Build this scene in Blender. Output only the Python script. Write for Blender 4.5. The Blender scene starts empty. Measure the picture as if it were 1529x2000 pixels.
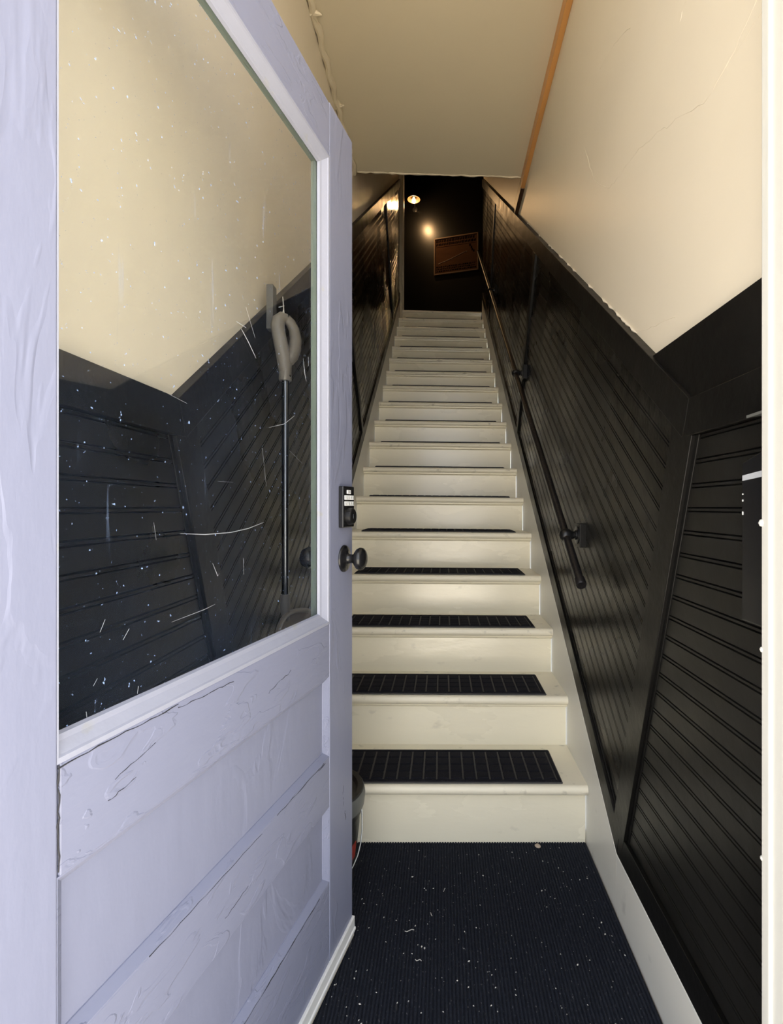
import bpy, bmesh, math, random
from mathutils import Vector, Matrix
random.seed(7)
scene = bpy.context.scene
C = scene.collection
R = math.radians
# ------------------------------------------------------------------ camera
F = 975.0
cam_d = bpy.data.cameras.new('camera')
cam_d.sensor_fit = 'HORIZONTAL'; cam_d.sensor_width = 36.0
cam_d.lens = F / 1529 * 36.0
cam_d.shift_x = -(864 - 764.5) / 1529
cam_d.shift_y = -(1000 - 990) / 1529
cam_d.clip_start = 0.02
cam = bpy.data.objects.new('camera', cam_d); C.objects.link(cam)
cam.location = (0, 0, 1.10); cam.rotation_euler = (R(90), 0, 0)
scene.camera = cam
# ------------------------------------------------------------------ light
w = bpy.data.worlds.new('sky'); scene.world = w; w.use_nodes = True
bg = w.node_tree.nodes['Background']
bg.inputs['Color'].default_value = (0.86, 0.91, 1.0, 1); bg.inputs['Strength'].default_value = 1.0
sd = bpy.data.lights.new('sun', 'SUN'); sd.energy = 14.0; sd.angle = R(0.53); sd.color = (1.0, 0.90, 0.76)
sun = bpy.data.objects.new('sun', sd); C.objects.link(sun)
sun.location = (6, 1, 8)
sun.rotation_euler = Vector((-0.75, -0.01, -0.65)).to_track_quat('-Z', 'Y').to_euler()
vs = scene.view_settings
vs.view_transform = 'Standard'; vs.look = 'None'; vs.gamma = 1.0; vs.use_curve_mapping = False
vs.exposure = 1.72

# ------------------------------------------------------------------ materials
MATS = {}
def mat(name, col, rough=0.5, bump=0.0, bscale=30.0, var=0.0, vscale=4.0, metal=0.0, stretch=(1, 1, 1),
        spec=0.5, rvar=0.0, specks=None, stain=None, coat=0.0, peel=0.0):
    m = bpy.data.materials.new(name); m.use_nodes = True; MATS[name] = m
    nt = m.node_tree; N = nt.nodes; L = nt.links
    b = N['Principled BSDF']
    b.inputs['Roughness'].default_value = rough; b.inputs['Metallic'].default_value = metal
    b.inputs['Specular IOR Level'].default_value = spec
    b.inputs['Coat Weight'].default_value = coat
    tc = N.new('ShaderNodeTexCoord'); mp = N.new('ShaderNodeMapping'); mp.inputs['Scale'].default_value = stretch
    L.new(tc.outputs['Object'], mp.inputs['Vector'])
    c4 = (*col, 1)
    n1 = N.new('ShaderNodeTexNoise'); n1.inputs['Scale'].default_value = vscale; n1.inputs['Detail'].default_value = 6
    L.new(mp.outputs[0], n1.inputs['Vector'])
    mix = N.new('ShaderNodeMix'); mix.data_type = 'RGBA'
    mix.inputs['A'].default_value = tuple(min(1, c * (1 - var)) for c in col) + (1,)
    mix.inputs['B'].default_value = tuple(min(1, c * (1 + var)) for c in col) + (1,)
    L.new(n1.outputs['Fac'], mix.inputs['Factor'])
    out = mix.outputs['Result']
    def layer(out, lc, scale, lo, hi, strength=1.0, st=(1, 1, 1), detail=3, rot=0.0):
        mp2 = N.new('ShaderNodeMapping'); mp2.inputs['Scale'].default_value = st; mp2.vector_type = 'TEXTURE' if rot else 'POINT'
        if rot: mp2.inputs['Rotation'].default_value = (rot, 0, 0); mp2.inputs['Scale'].default_value = tuple(1 / q for q in st)
        L.new(tc.outputs['Object'], mp2.inputs['Vector'])
        n = N.new('ShaderNodeTexNoise'); n.inputs['Scale'].default_value = scale; n.inputs['Detail'].default_value = detail
        L.new(mp2.outputs[0], n.inputs['Vector'])
        mr = N.new('ShaderNodeMapRange'); mr.inputs['From Min'].default_value = lo; mr.inputs['From Max'].default_value = hi
        mr.inputs['To Max'].default_value = strength
        L.new(n.outputs['Fac'], mr.inputs['Value'])
        mx = N.new('ShaderNodeMix'); mx.data_type = 'RGBA'; mx.inputs['B'].default_value = (*lc, 1)
        L.new(mr.outputs[0], mx.inputs['Factor']); L.new(out, mx.inputs['A'])
        return mx.outputs['Result']
    for s in (stain or []): out = layer(out, *s)
    L.new(out, b.inputs['Base Color'])
    if rvar:
        mr = N.new('ShaderNodeMapRange'); mr.inputs['To Min'].default_value = max(0.03, rough - rvar); mr.inputs['To Max'].default_value = rough + rvar
        mr.inputs['From Min'].default_value = 0.3; mr.inputs['From Max'].default_value = 0.7
        L.new(n1.outputs['Fac'], mr.inputs['Value']); L.new(mr.outputs[0], b.inputs['Roughness'])
    if peel:
        n3 = N.new('ShaderNodeTexNoise'); n3.inputs['Scale'].default_value = peel; n3.inputs['Detail'].default_value = 4; n3.inputs['Distortion'].default_value = 1.0
        L.new(mp.outputs[0], n3.inputs['Vector'])
        r3 = N.new('ShaderNodeMapRange'); r3.inputs['From Min'].default_value = 0.54; r3.inputs['From Max'].default_value = 0.575
        L.new(n3.outputs['Fac'], r3.inputs['Value'])
        bp0 = N.new('ShaderNodeBump'); bp0.inputs['Strength'].default_value = 0.55; bp0.inputs['Distance'].default_value = 0.0012
        L.new(r3.outputs[0], bp0.inputs['Height'])
    if bump:
        n2 = N.new('ShaderNodeTexNoise'); n2.inputs['Scale'].default_value = bscale; n2.inputs['Detail'].default_value = 5
        L.new(mp.outputs[0], n2.inputs['Vector'])
        bp = N.new('ShaderNodeBump'); bp.inputs['Strength'].default_value = bump; bp.inputs['Distance'].default_value = 0.004
        L.new(n2.outputs['Fac'], bp.inputs['Height']); L.new(bp.outputs[0], b.inputs['Normal'])
        if peel: L.new(bp0.outputs[0], bp.inputs['Normal'])
    return m

mat('plaster', (0.745, 0.67, 0.535), 0.42, 0.25, 6, 0.05, 2.5, stain=[((0.68, 0.60, 0.45), 2.2, 0.60, 0.80, 0.35)])
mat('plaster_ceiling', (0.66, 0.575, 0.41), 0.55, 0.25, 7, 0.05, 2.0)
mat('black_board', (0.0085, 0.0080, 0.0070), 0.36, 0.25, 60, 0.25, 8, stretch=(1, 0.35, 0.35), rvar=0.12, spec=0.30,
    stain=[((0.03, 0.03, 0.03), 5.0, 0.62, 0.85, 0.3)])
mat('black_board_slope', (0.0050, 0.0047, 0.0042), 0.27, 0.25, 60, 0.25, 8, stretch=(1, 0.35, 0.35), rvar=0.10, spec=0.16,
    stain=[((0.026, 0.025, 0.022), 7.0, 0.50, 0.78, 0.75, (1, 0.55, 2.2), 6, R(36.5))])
mat('black_trim', (0.006, 0.0057, 0.0052), 0.38, 0.2, 50, 0.2, 6, rvar=0.1, spec=0.20)
mat('black_gloss', (0.0008, 0.0007, 0.0007), 0.33, 0.08, 8, 0.1, 4, spec=0.4)
mat('step_paint', (0.90, 0.83, 0.64), 0.27, 0.28, 26, 0.04, 5, spec=0.8, stretch=(0.35, 1, 1), rvar=0.08,
    stain=[((0.35, 0.31, 0.25), 16.0, 0.68, 0.76, 0.30, (0.6, 1, 1), 9)])
mat('tread_paint', (0.84, 0.78, 0.62), 0.42, 0.2, 26, 0.06, 5, stretch=(0.35, 1, 1),
    stain=[((0.20, 0.17, 0.13), 30.0, 0.62, 0.74, 0.45, (0.7, 1, 1), 9)])
mat('skirt_paint', (0.80, 0.78, 0.70), 0.35, 0.15, 20, 0.04, 4, stain=[((0.4, 0.38, 0.33), 12, 0.70, 0.8, 0.5)])
mat('jamb_paint', (0.60, 0.595, 0.55), 0.5, 0.35, 22, 0.04, 4, stretch=(1, 1, 0.3), stain=[((0.45, 0.44, 0.40), 14, 0.72, 0.78, 0.6, (1, 1, 0.4), 8)])
mat('door_paint', (0.235, 0.252, 0.355), 0.42, 0.30, 30, 0.05, 3, stretch=(1, 1, 0.35), peel=7,
    stain=[((0.20, 0.20, 0.26), 9, 0.68, 0.80, 0.5, (1, 1, 0.6), 6)])
mat('door_paint_rail', (0.235, 0.252, 0.355), 0.42, 0.30, 40, 0.05, 3, stretch=(0.4, 1, 1), peel=26,
    stain=[((0.19, 0.19, 0.25), 8, 0.67, 0.78, 0.5, (0.5, 1, 1), 6)])
mat('bead_paint', (0.35, 0.365, 0.45), 0.4, 0.4, 30, 0.05, 5, stain=[((0.35, 0.35, 0.33), 20, 0.66, 0.72, 0.7)])
mat('green_bead', (0.20, 0.27, 0.22), 0.5, 0.2, 30, 0.1, 5)
mat('crack', (0.03, 0.03, 0.035), 0.9)
mat('white_vinyl', (0.82, 0.82, 0.80), 0.35)
mat('sweep_brush', (0.62, 0.56, 0.46), 0.8, 0.5, 300, 0.2, 200)
mat('black_metal', (0.012, 0.012, 0.013), 0.28, 0.05, 40, 0.1, 10, metal=0.3)
mat('black_satin', (0.010, 0.010, 0.011), 0.22)
mat('rail_pipe', (0.014, 0.013, 0.014), 0.30, 0.5, 120, 0.2, 10, metal=0.2)
mat('button_white', (0.85, 0.86, 0.86), 0.4)
mat('digit_dark', (0.05, 0.05, 0.05), 0.6)
mat('orange_wood', (0.60, 0.29, 0.085), 0.35, 0.1, 40, 0.25, 6, stretch=(4, 0.4, 4))
mat('brown_wood', (0.05, 0.022, 0.010), 0.4, 0.2, 40, 0.4, 6, stretch=(4, 0.6, 4))  # on the strip past the ceiling edge this dark tone paints in shadow
mat('carpet', (0.019, 0.022, 0.031), 0.95, 0.8, 350, 0.5, 160, stretch=(1, 0.5, 1), spec=0.1,
    stain=[((0.16, 0.16, 0.17), 260, 0.67, 0.74, 0.7, (1, 0.5, 1), 2), ((0.17, 0.15, 0.12), 22, 0.72, 0.80, 0.5, (3, 0.6, 1), 6)])
mat('mat_carpet', (0.017, 0.017, 0.022), 0.95, 0.9, 420, 0.4, 200, spec=0.1, stain=[((0.13, 0.13, 0.14), 300, 0.68, 0.75, 0.5, (1, 1, 1), 2)])
mat('mat_rubber', (0.055, 0.053, 0.050), 0.8, 0.3, 200, 0.2, 30)
mat('lint', (0.55, 0.53, 0.48), 0.9)
mat('grip_grey', (0.23, 0.21, 0.185), 0.38, 0.05, 40, 0.08, 8)
mat('steel', (0.22, 0.23, 0.25), 0.25, metal=1.0)
mat('blade_brown', (0.13, 0.10, 0.08), 0.5, 0.1, 30, 0.2, 8)
mat('grey_block', (0.10, 0.10, 0.10), 0.5, 0.2, 40, 0.1, 8)
mat('string', (0.75, 0.74, 0.70), 0.8)
mat('bucket_black', (0.016, 0.016, 0.016), 0.42)
mat('bucket_grey', (0.12, 0.125, 0.12), 0.4)
mat('label_red', (0.30, 0.03, 0.02), 0.5)
mat('wire', (0.45, 0.46, 0.44), 0.35, metal=0.8)
mat('sign_wood', (0.06, 0.026, 0.011), 0.9, 0.2, 30, 0.3, 8, stretch=(0.4, 1, 2), spec=0.08)
mat('sign_frame', (0.13, 0.07, 0.03), 0.5, 0.1, 40, 0.2, 8)
mat('sign_ink', (0.003, 0.0015, 0.001), 0.95, spec=0.05)
mat('casing_paint', (0.62, 0.55, 0.42), 0.4, 0.1, 20, 0.05, 4)
mat('lamp_shade', (0.05, 0.03, 0.012), 0.4)
mat('scratch', (0.42, 0.44, 0.47), 0.7)
mat('concrete', (0.52, 0.50, 0.46), 0.9, 0.3, 30, 0.1, 4)
mat('brick_face', (0.45, 0.42, 0.38), 0.9, 0.3, 20, 0.1, 4)
mat('floor_board', (0.06, 0.05, 0.045), 0.7)
mat('pebble', (0.45, 0.36, 0.28), 0.8)

def emis(name, col, s):
    m = bpy.data.materials.new(name); m.use_nodes = True; MATS[name] = m
    b = m.node_tree.nodes['Principled BSDF']
    b.inputs['Base Color'].default_value = (*col, 1); b.inputs['Emission Color'].default_value = (*col, 1)
    b.inputs['Emission Strength'].default_value = s
emis('bulb', (1.0, 0.60, 0.22), 1.2)

def glassmat():
    m = bpy.data.materials.new('window_glass'); m.use_nodes = True; MATS['window_glass'] = m
    nt = m.node_tree; N = nt.nodes; L = nt.links; N.clear()
    o = N.new('ShaderNodeOutputMaterial'); tr = N.new('ShaderNodeBsdfTransparent'); gl = N.new('ShaderNodeBsdfGlossy')
    tr.inputs['Color'].default_value = (0.985, 0.992, 0.986, 1); gl.inputs['Roughness'].default_value = 0.02
    lw = N.new('ShaderNodeLayerWeight'); lw.inputs['Blend'].default_value = 0.5
    p = N.new('ShaderNodeMath'); p.operation = 'POWER'; p.inputs[1].default_value = 5.0
    L.new(lw.outputs['Facing'], p.inputs[0])
    ma = N.new('ShaderNodeMath'); ma.operation = 'MULTIPLY_ADD'; ma.inputs[1].default_value = 0.95; ma.inputs[2].default_value = 0.045
    L.new(p.outputs[0], ma.inputs[0])
    mx = N.new('ShaderNodeMixShader'); L.new(ma.outputs[0], mx.inputs[0]); L.new(tr.outputs[0], mx.inputs[1]); L.new(gl.outputs[0], mx.inputs[2])
    # dust film, specks and scratches; their blue tint paints sky light onto the glass
    df = N.new('ShaderNodeBsdfDiffuse'); df.inputs['Color'].default_value = (0.42, 0.58, 0.95, 1)
    tc = N.new('ShaderNodeTexCoord')
    def mask(scale, st, lo, hi, s, det=2):
        mp = N.new('ShaderNodeMapping'); mp.inputs['Scale'].default_value = st; L.new(tc.outputs['Object'], mp.inputs['Vector'])
        n = N.new('ShaderNodeTexNoise'); n.inputs['Scale'].default_value = scale; n.inputs['Detail'].default_value = det
        L.new(mp.outputs[0], n.inputs['Vector'])
        r = N.new('ShaderNodeMapRange'); r.inputs['From Min'].default_value = lo; r.inputs['From Max'].default_value = hi; r.inputs['To Max'].default_value = s
        L.new(n.outputs['Fac'], r.inputs['Value']); return r.outputs[0]
    a1 = mask(170, (1, 1, 1), 0.705, 0.76, 0.6)
    a2 = mask(45, (1.6, 1, 0.09), 0.69, 0.82, 0.20)
    a3 = mask(3, (1, 1, 1), 0.3, 0.8, 0.016, 4)
    s1 = N.new('ShaderNodeMath'); L.new(a1, s1.inputs[0]); L.new(a2, s1.inputs[1])
    s2 = N.new('ShaderNodeMath'); s2.use_clamp = True; L.new(s1.outputs[0], s2.inputs[0]); L.new(a3, s2.inputs[1])
    m2 = N.new('ShaderNodeMixShader'); L.new(s2.outputs[0], m2.inputs[0]); L.new(mx.outputs[0], m2.inputs[1]); L.new(df.outputs[0], m2.inputs[2])
    L.new(m2.outputs[0], o.inputs['Surface'])
glassmat()

# ------------------------------------------------------------------ mesh helpers
class MB:
    def __init__(s): s.v = []; s.f = []
    def add(s, vs, fs):
        o = len(s.v); s.v += [tuple(v) for v in vs]; s.f += [tuple(i + o for i in f) for f in fs]; return s
    def box(s, x0, x1, y0, y1, z0, z1):
        return s.add([(x0, y0, z0), (x1, y0, z0), (x1, y1, z0), (x0, y1, z0), (x0, y0, z1), (x1, y0, z1), (x1, y1, z1), (x0, y1, z1)],
                     [(0, 3, 2, 1), (4, 5, 6, 7), (0, 1, 5, 4), (1, 2, 6, 5), (2, 3, 7, 6), (3, 0, 4, 7)])
    def loft(s, A, B):                                   # two point rings -> closed solid
        n = len(A)
        return s.add(list(A) + list(B), [tuple(range(n - 1, -1, -1)), tuple(range(n, 2 * n))] +
                     [(i, (i + 1) % n, n + (i + 1) % n, n + i) for i in range(n)])
    def prism_x(s, poly, x0, x1): return s.loft([(x0, y, z) for y, z in poly], [(x1, y, z) for y, z in poly])
    def prism_y(s, poly, y0, y1): return s.loft([(x, y0, z) for x, z in poly], [(x, y1, z) for x, z in poly])
    def tube(s, pts, rad, n=10, flat=1.0, cap=True):
        pts = [Vector(p) for p in pts]; rings = []
        rads = rad if isinstance(rad, (list, tuple)) else [rad] * len(pts)
        up = None
        for i, p in enumerate(pts):
            t = (pts[min(i + 1, len(pts) - 1)] - pts[max(i - 1, 0)]).normalized()
            if up is None: up = Vector((0, 0, 1)) if abs(t.z) < 0.9 else Vector((0, 1, 0))
            a = t.cross(up)
            if a.length < 1e-5: a = t.cross(Vector((1, 0, 0)))
            a.normalize(); b = a.cross(t).normalized(); up = b
            rings.append([p + a * math.cos(2 * math.pi * k / n) * rads[i] + b * math.sin(2 * math.pi * k / n) * rads[i] * flat for k in range(n)])
        o = len(s.v)
        for r in rings: s.v += [tuple(v) for v in r]
        for i in range(len(rings) - 1):
            for k in range(n):
                s.f.append((o + i * n + k, o + i * n + (k + 1) % n, o + (i + 1) * n + (k + 1) % n, o + (i + 1) * n + k))
        if cap:
            s.f.append(tuple(o + k for k in range(n - 1, -1, -1))); e = o + (len(rings) - 1) * n
            s.f.append(tuple(e + k for k in range(n)))
        return s
    def lathe(s, prof, origin, axis, n=24):               # prof: (r, h) along axis
        axis = Vector(axis).normalized(); o = Vector(origin)
        a = axis.orthogonal().normalized(); b = axis.cross(a)
        base = len(s.v); P = []
        for r, h in prof:
            for k in range(n):
                th = 2 * math.pi * k / n
                s.v.append(tuple(o + axis * h + (a * math.cos(th) + b * math.sin(th)) * max(r, 1e-5)))
        for i in range(len(prof) - 1):
            for k in range(n):
                s.f.append((base + i * n + k, base + i * n + (k + 1) % n, base + (i + 1) * n + (k + 1) % n, base + (i + 1) * n + k))
        s.f.append(tuple(base + k for k in range(n - 1, -1, -1)))
        e = base + (len(prof) - 1) * n; s.f.append(tuple(e + k for k in range(n)))
        return s

def link(o, parent=None):
    C.objects.link(o)
    if parent: o.parent = parent
    return o
def mesh(name, mb, m, bevel=0.0, seg=2, smooth=False, ang=35):
    me = bpy.data.meshes.new(name)
    bm = bmesh.new()
    vs = [bm.verts.new(v) for v in mb.v]
    for f in mb.f:
        try: bm.faces.new([vs[i] for i in f])
        except ValueError: pass
    bmesh.ops.recalc_face_normals(bm, faces=bm.faces)
    if bevel:
        es = [e for e in bm.edges if len(e.link_faces) == 2 and e.calc_face_angle(0) > R(25)]
        bmesh.ops.bevel(bm, geom=es, offset=bevel, segments=seg, profile=0.5, affect='EDGES', clamp_overlap=True)
    if smooth:
        for f in bm.faces: f.smooth = True
        for e in bm.edges:
            if len(e.link_faces) == 2 and e.calc_face_angle(0) > R(ang): e.smooth = False
    bm.to_mesh(me); bm.free()
    me.materials.append(MATS[m])
    return me
def obj(name, mb, m, parent=None, **k):
    return link(bpy.data.objects.new(name, mesh(name, mb, m, **k)), parent)
def tag(o, label, cat=None, group=None, kind=None):
    o['label'] = label
    if cat: o['category'] = cat
    if group: o['group'] = group
    if kind: o['kind'] = kind
    return o
def struct(name, mb, m, label, cat, **k): return tag(obj(name, mb, m, **k), label, cat, kind='structure')
def empty(name, loc=(0, 0, 0), rz=0):
    o = bpy.data.objects.new(name, None); o.location = loc; o.rotation_euler = (0, 0, rz); o.empty_display_size = 0.05
    return link(o)

# ------------------------------------------------------------------ dimensions (metres)
RISE, RUN, Y1, Z1 = 0.190, 0.2566, 1.5986, 0.2026
AL = math.atan2(RISE, RUN); CA, SA, TA = math.cos(AL), math.sin(AL), RISE / RUN
NST = 18
def uv(u, v): return (Y1 + u * CA - v * SA, Z1 + u * SA + v * CA)      # along / across the stair slope
V_SK, V_BT, V_TT, V_TOP = 0.1205, 0.188, 1.200, 1.274
H_B, H_BT, H_TT, H_TOP = 0.165, 0.235, 1.235, 1.307
def y_on(v, z): return Y1 + (z - Z1 - v / CA) / TA                       # y where slope line v reaches height z
MB0 = (y_on(V_SK, H_B), H_B); MT0 = (y_on(V_TOP, H_TOP), H_TOP)           # mitre line ends
def mitre_y(z): return MB0[0] + (MT0[0] - MB0[0]) * (z - MB0[1]) / (MT0[1] - MB0[1])
def mitre_u(v):                                                          # u where slope line v meets the mitre line
    lo, hi = -3.0, 2.0
    for _ in range(50):
        m = (lo + hi) / 2; y, z = uv(m, v)
        if y < mitre_y(z): lo = m
        else: hi = m
    return lo
Y_END = 5.92
def u_end(v): return (Y_END - Y1 + v * SA) / CA
XF = {1: 0.468, -1: -0.500}       # face of trims
XW = {1: 0.490, -1: -0.522}       # plaster face
Z_LAND = Z1 + RISE * (NST - 1)
Y_IN = 0.682; Y_LEFT = 0.45        # inner face of the street wall, handrail side / hinge side

# ------------------------------------------------------------------ setting
struct('floor', MB().box(-0.60, 0.60, 0.30, 1.70, -0.10, 0.0), 'floor_board', 'dark entry floor under the navy carpet', 'floor')
struct('sidewalk', MB().box(-25, 25, -30, 0.30, -0.14, -0.04), 'concrete', 'pale concrete pavement outside the doorway', 'pavement')
struct('wall_front', MB().box(-6, -0.50, 0.30, Y_LEFT - 0.004, -0.04, 7.0).box(0.465, 6, 0.30, Y_IN - 0.004, -0.04, 7.0)
       .box(-0.50, 0.465, 0.30, Y_IN - 0.004, 2.95, 7.0), 'brick_face', 'street wall with the doorway opening and an added open transom', 'wall')  # opening raised above the door, out of view, to admit more daylight
jr = struct('trim_1', MB().box(0.440, 0.465, 0.28, Y_IN, -0.02, 2.95), 'jamb_paint', 'weathered white door jamb beside the black beadboard', 'door jamb', bevel=0.003)
obj('stop_bead', MB().box(0.4355, 0.444, 0.665, Y_IN + 0.001, 0.0, 2.95), 'jamb_paint', jr, bevel=0.003, seg=3)
for z, r in ((1.078, 0.006), (0.905, 0.0045), (0.62, 0.004)):
    obj('paint_drip', MB().lathe([(0, -r), (r * .7, -r * .7), (r, 0), (r * .7, r * .7), (0, r)], (0.438, Y_IN, z), (0, 0, 1), 8), 'jamb_paint', jr, smooth=True)
struct('trim_2', MB().box(-0.50, -0.475, 0.28, Y_LEFT, -0.02, 2.95), 'jamb_paint', 'white hinge jamb behind the lilac door', 'door jamb', bevel=0.003)
struct('trim_3', MB().box(-0.475, 0.440, 0.30, 0.42, 2.075, 2.135), 'jamb_paint', 'white bar of the added, unseen transom above the doorway', 'door frame', bevel=0.003)  # open transom added out of view so daylight reaches the ceiling

def slope_poly(v0, v1, ua, ub): return [uv(ua(v0), v0), uv(ub(v0), v0), uv(ub(v1), v1), uv(ua(v1), v1)]
def build_wall(side):
    s = side; YI = Y_IN if side > 0 else Y_LEFT; nm = 'right' if s > 0 else 'left'
    xo = XW[s] + s * 0.12
    x0, x1 = sorted((XW[s], xo))
    wl = struct('wall_' + nm, MB().box(x0, x1, YI, 5.95, -0.05, 6.0), 'plaster',
                'cream plaster side wall with black beadboard, ' + ('handrail side' if s > 0 else 'behind the open lilac door'), 'wall')
    xf = XF[s]; xb = XW[s]
    def px(poly, d0, d1, name, m, **k):      # d0,d1: distance proud of the plaster towards the passage
        a, b = sorted((xb - s * d0, xb - s * d1))
        return obj(name, MB().prism_x(poly, a, b), m, wl, **k)
    T = abs(xb - xf)                          # trim thickness
    # baseboard along the entry floor
    a, b = sorted((xb, xf))
    struct('baseboard_' + nm, MB().box(a, b, YI, MB0[0], 0.0, H_B), 'skirt_paint',
           'white painted baseboard along the entry floor, ' + ('below the mailbox' if s > 0 else 'behind the lilac door'), 'baseboard', bevel=0.002)
    # level section
    px([(YI, H_B), (MB0[0], H_B), (mitre_y(H_BT), H_BT), (YI, H_BT)], -0.001, T - 0.001, 'base_trim', 'black_trim', bevel=0.0015)
    px([(YI, H_TT), (mitre_y(H_TT), H_TT), MT0, (YI, H_TOP)], -0.001, T, 'cap_trim', 'black_trim', bevel=0.0015)
    n = 22; p = (H_TT - H_BT) / n
    def strip_profile(w):                     # (across, proud)
        t = 0.011
        return [(0, 0), (0, t - 0.0055), (0.0016, t), (w - 0.0092, t), (w - 0.0075, t - 0.0045), (w - 0.0058, t), (w - 0.0018, t), (w, t - 0.0055), (w, 0)]
    for k in range(n):
        z0 = H_BT + k * p; pr = strip_profile(p)
        A = [(xb - s * d, YI, z0 + q) for q, d in pr]; B = [(xb - s * d, mitre_y(z0 + q) + 0.012, z0 + q) for q, d in pr]
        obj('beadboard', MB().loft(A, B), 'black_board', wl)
    # mitre board
    hw = 0.034
    cosm = 1 / math.sqrt(1 + ((MT0[0] - MB0[0]) / (MT0[1] - MB0[1])) ** 2)
    def my(z, o): return mitre_y(z) + 0.006 + o / cosm
    zt = H_TT + 0.012; zb = H_BT - 0.03
    px([(my(zb, -hw), zb), (my(zb, hw), zb + 0.03), (my(zt, hw), zt + 0.045), (my(zt, -hw), zt - 0.012)], 0.004, T - 0.0005, 'mitre_trim', 'black_trim', bevel=0.0015)
    px([(my(zb + .02, -hw - .012), zb + .02), (my(zb + .02, -hw), zb + .02), (my(zt, -hw), zt - 0.012), (my(zt, -hw - .012), zt - .012)], 0.004, 0.0135, 'mitre_trim', 'black_trim', bevel=0.001)
    # sloped section
    mu, ue = mitre_u, u_end
    px(slope_poly(V_SK, V_BT, mu, ue), -0.001, T - 0.001, 'base_trim', 'black_trim', bevel=0.0015)
    px(slope_poly(V_BT - 0.001, V_BT + 0.012, mu, ue), 0.002, T - 0.008, 'base_trim', 'black_trim', bevel=0.002)
    px(slope_poly(V_TT, V_TOP, mu, ue), -0.001, T, 'cap_trim', 'black_trim', bevel=0.0015)
    bat = [2.065, 4.485]
    p = (V_TT - V_BT) / n
    for k in range(n):
        v0 = V_BT + k * p; pr = strip_profile(p)
        cuts = [None] + bat + ['e']
        for j in range(3):
            A = []; B = []
            for q, d in pr:
                v = v0 + q
                ua = mu(v) - 0.012 if j == 0 else bat[j - 1]
                ub = ue(v) if j == 2 else bat[j]
                A.append((xb - s * d, *uv(ua, v))); B.append((xb - s * d, *uv(ub, v)))
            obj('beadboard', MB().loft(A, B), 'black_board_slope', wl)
    for u0 in bat:
        px([uv(u0 - 0.03, V_SK + 0.004), uv(u0 + 0.03, V_SK + 0.004), uv(u0 + 0.03, V_TT + 0.002), uv(u0 - 0.03, V_TT + 0.002)], 0.004, T + 0.0002, 'batten', 'black_trim', bevel=0.002)
    return wl
wr = build_wall(1); wlft = build_wall(-1)
# wide filler board above the level cap on the handrail side
bz = 1.443
obj('filler_board', MB().prism_x([(Y_IN, H_TOP), (MT0[0], H_TOP), (MT0[0] + (bz - H_TOP) / TA, bz), (Y_IN, bz)], XW[1] - 0.014, XW[1] + 0.001), 'black_trim', wr, bevel=0.0015)
# paint chips along the sloped cap
for i in range(16):
    t = random.random(); y = 1.2 + 2.0 * t; z = H_TOP + (y - MT0[0]) * TA
    obj('paint_ridge', MB().tube([(XW[1] - 0.0005, y - 0.02, z - 0.02 * TA + .003), (XW[1] - 0.004, y, z + .003), (XW[1] - 0.0005, y + 0.03, z + 0.03 * TA + .003)], [0.001, 0.004, 0.001], 6), 'plaster', wr, smooth=True)

CR = [[(0.755, 1.90), (0.86, 1.86), (0.935, 1.857), (1.05, 1.914), (1.14, 1.953), (1.24, 1.99), (1.40, 2.02), (1.475, 2.04)], [(1.475, 2.04), (1.62, 2.16), (1.72, 2.34)], [(1.30, 2.35), (1.42, 2.42), (1.55, 2.46)],
      [(1.28, 1.55), (1.17, 1.52), (1.05, 1.50)], [(1.00, 2.12), (1.03, 2.10)], [(0.86, 1.86), (0.80, 1.86), (0.755, 1.86)]]
for c in CR:
    pts = []
    for a in range(len(c) - 1):
        for t in range(5):
            q = t / 5; pts.append((XW[1] + 0.0002, c[a][0] + (c[a + 1][0] - c[a][0]) * q + random.uniform(-.004, .004), c[a][1] + (c[a + 1][1] - c[a][1]) * q + random.uniform(-.004, .004)))
    pts.append((XW[1], *c[-1]))
    obj('plaster_crack', MB().tube(pts, [random.uniform(0.0004, 0.0011) for _ in pts], 6), 'plaster', wr, smooth=True)
# low ceiling over the entry, with the ragged edge of the stairwell opening
CZ = 3.06
cm = MB()
n = 40; xs = [XW[-1] + (XW[1] - XW[-1]) * i / n for i in range(n + 1)]
ye = [2.925 + 0.05 * i / n + random.uniform(-0.004, 0.004) for i in range(n + 1)]
edge = [(x, y) for x, y in zip(xs, ye)]
cm.loft([(xs[0], 0.42, CZ)] + [(x, y, CZ) for x, y in edge] + [(xs[-1], 0.42, CZ)], [(xs[0], 0.42, CZ + 0.25)] + [(x, y, CZ + 0.25) for x, y in edge] + [(xs[-1], 0.42, CZ + 0.25)])
ceil = struct('ceiling', cm, 'plaster_ceiling', 'low cream ceiling over the entry with a ragged front edge', 'ceiling')
lip = [(x, y - 0.004, CZ + 0.001 + random.uniform(-0.002, 0.001)) for x, y in edge]
obj('ragged_lip', MB().tube(lip, [random.uniform(0.004, 0.010) for _ in lip], 8, 0.7), 'plaster_ceiling', ceil, smooth=True)
cp = [(XW[-1] + 0.010 + 0.006 * math.sin(i * 1.7) + random.uniform(0, .003), 1.5 + 1.42 * i / 40, CZ - 0.008 + random.uniform(-.002, .002)) for i in range(41)]
obj('caulk_bead', MB().tube(cp, [random.uniform(0.012, 0.018) for _ in cp], 8), 'plaster_ceiling', ceil, smooth=True)
def lump(x, y, z, r):
    mb = MB()
    for k in range(5):
        a = random.uniform(0, 6.28); d = Vector((math.cos(a), math.sin(a), random.uniform(-.5, .1))) * r
        mb.tube([Vector((x, y, z)), Vector((x, y, z)) + d * .6, Vector((x, y, z)) + d * 1.5], [r * .55, r * .4, r * .1], 7)
    return mb
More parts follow.
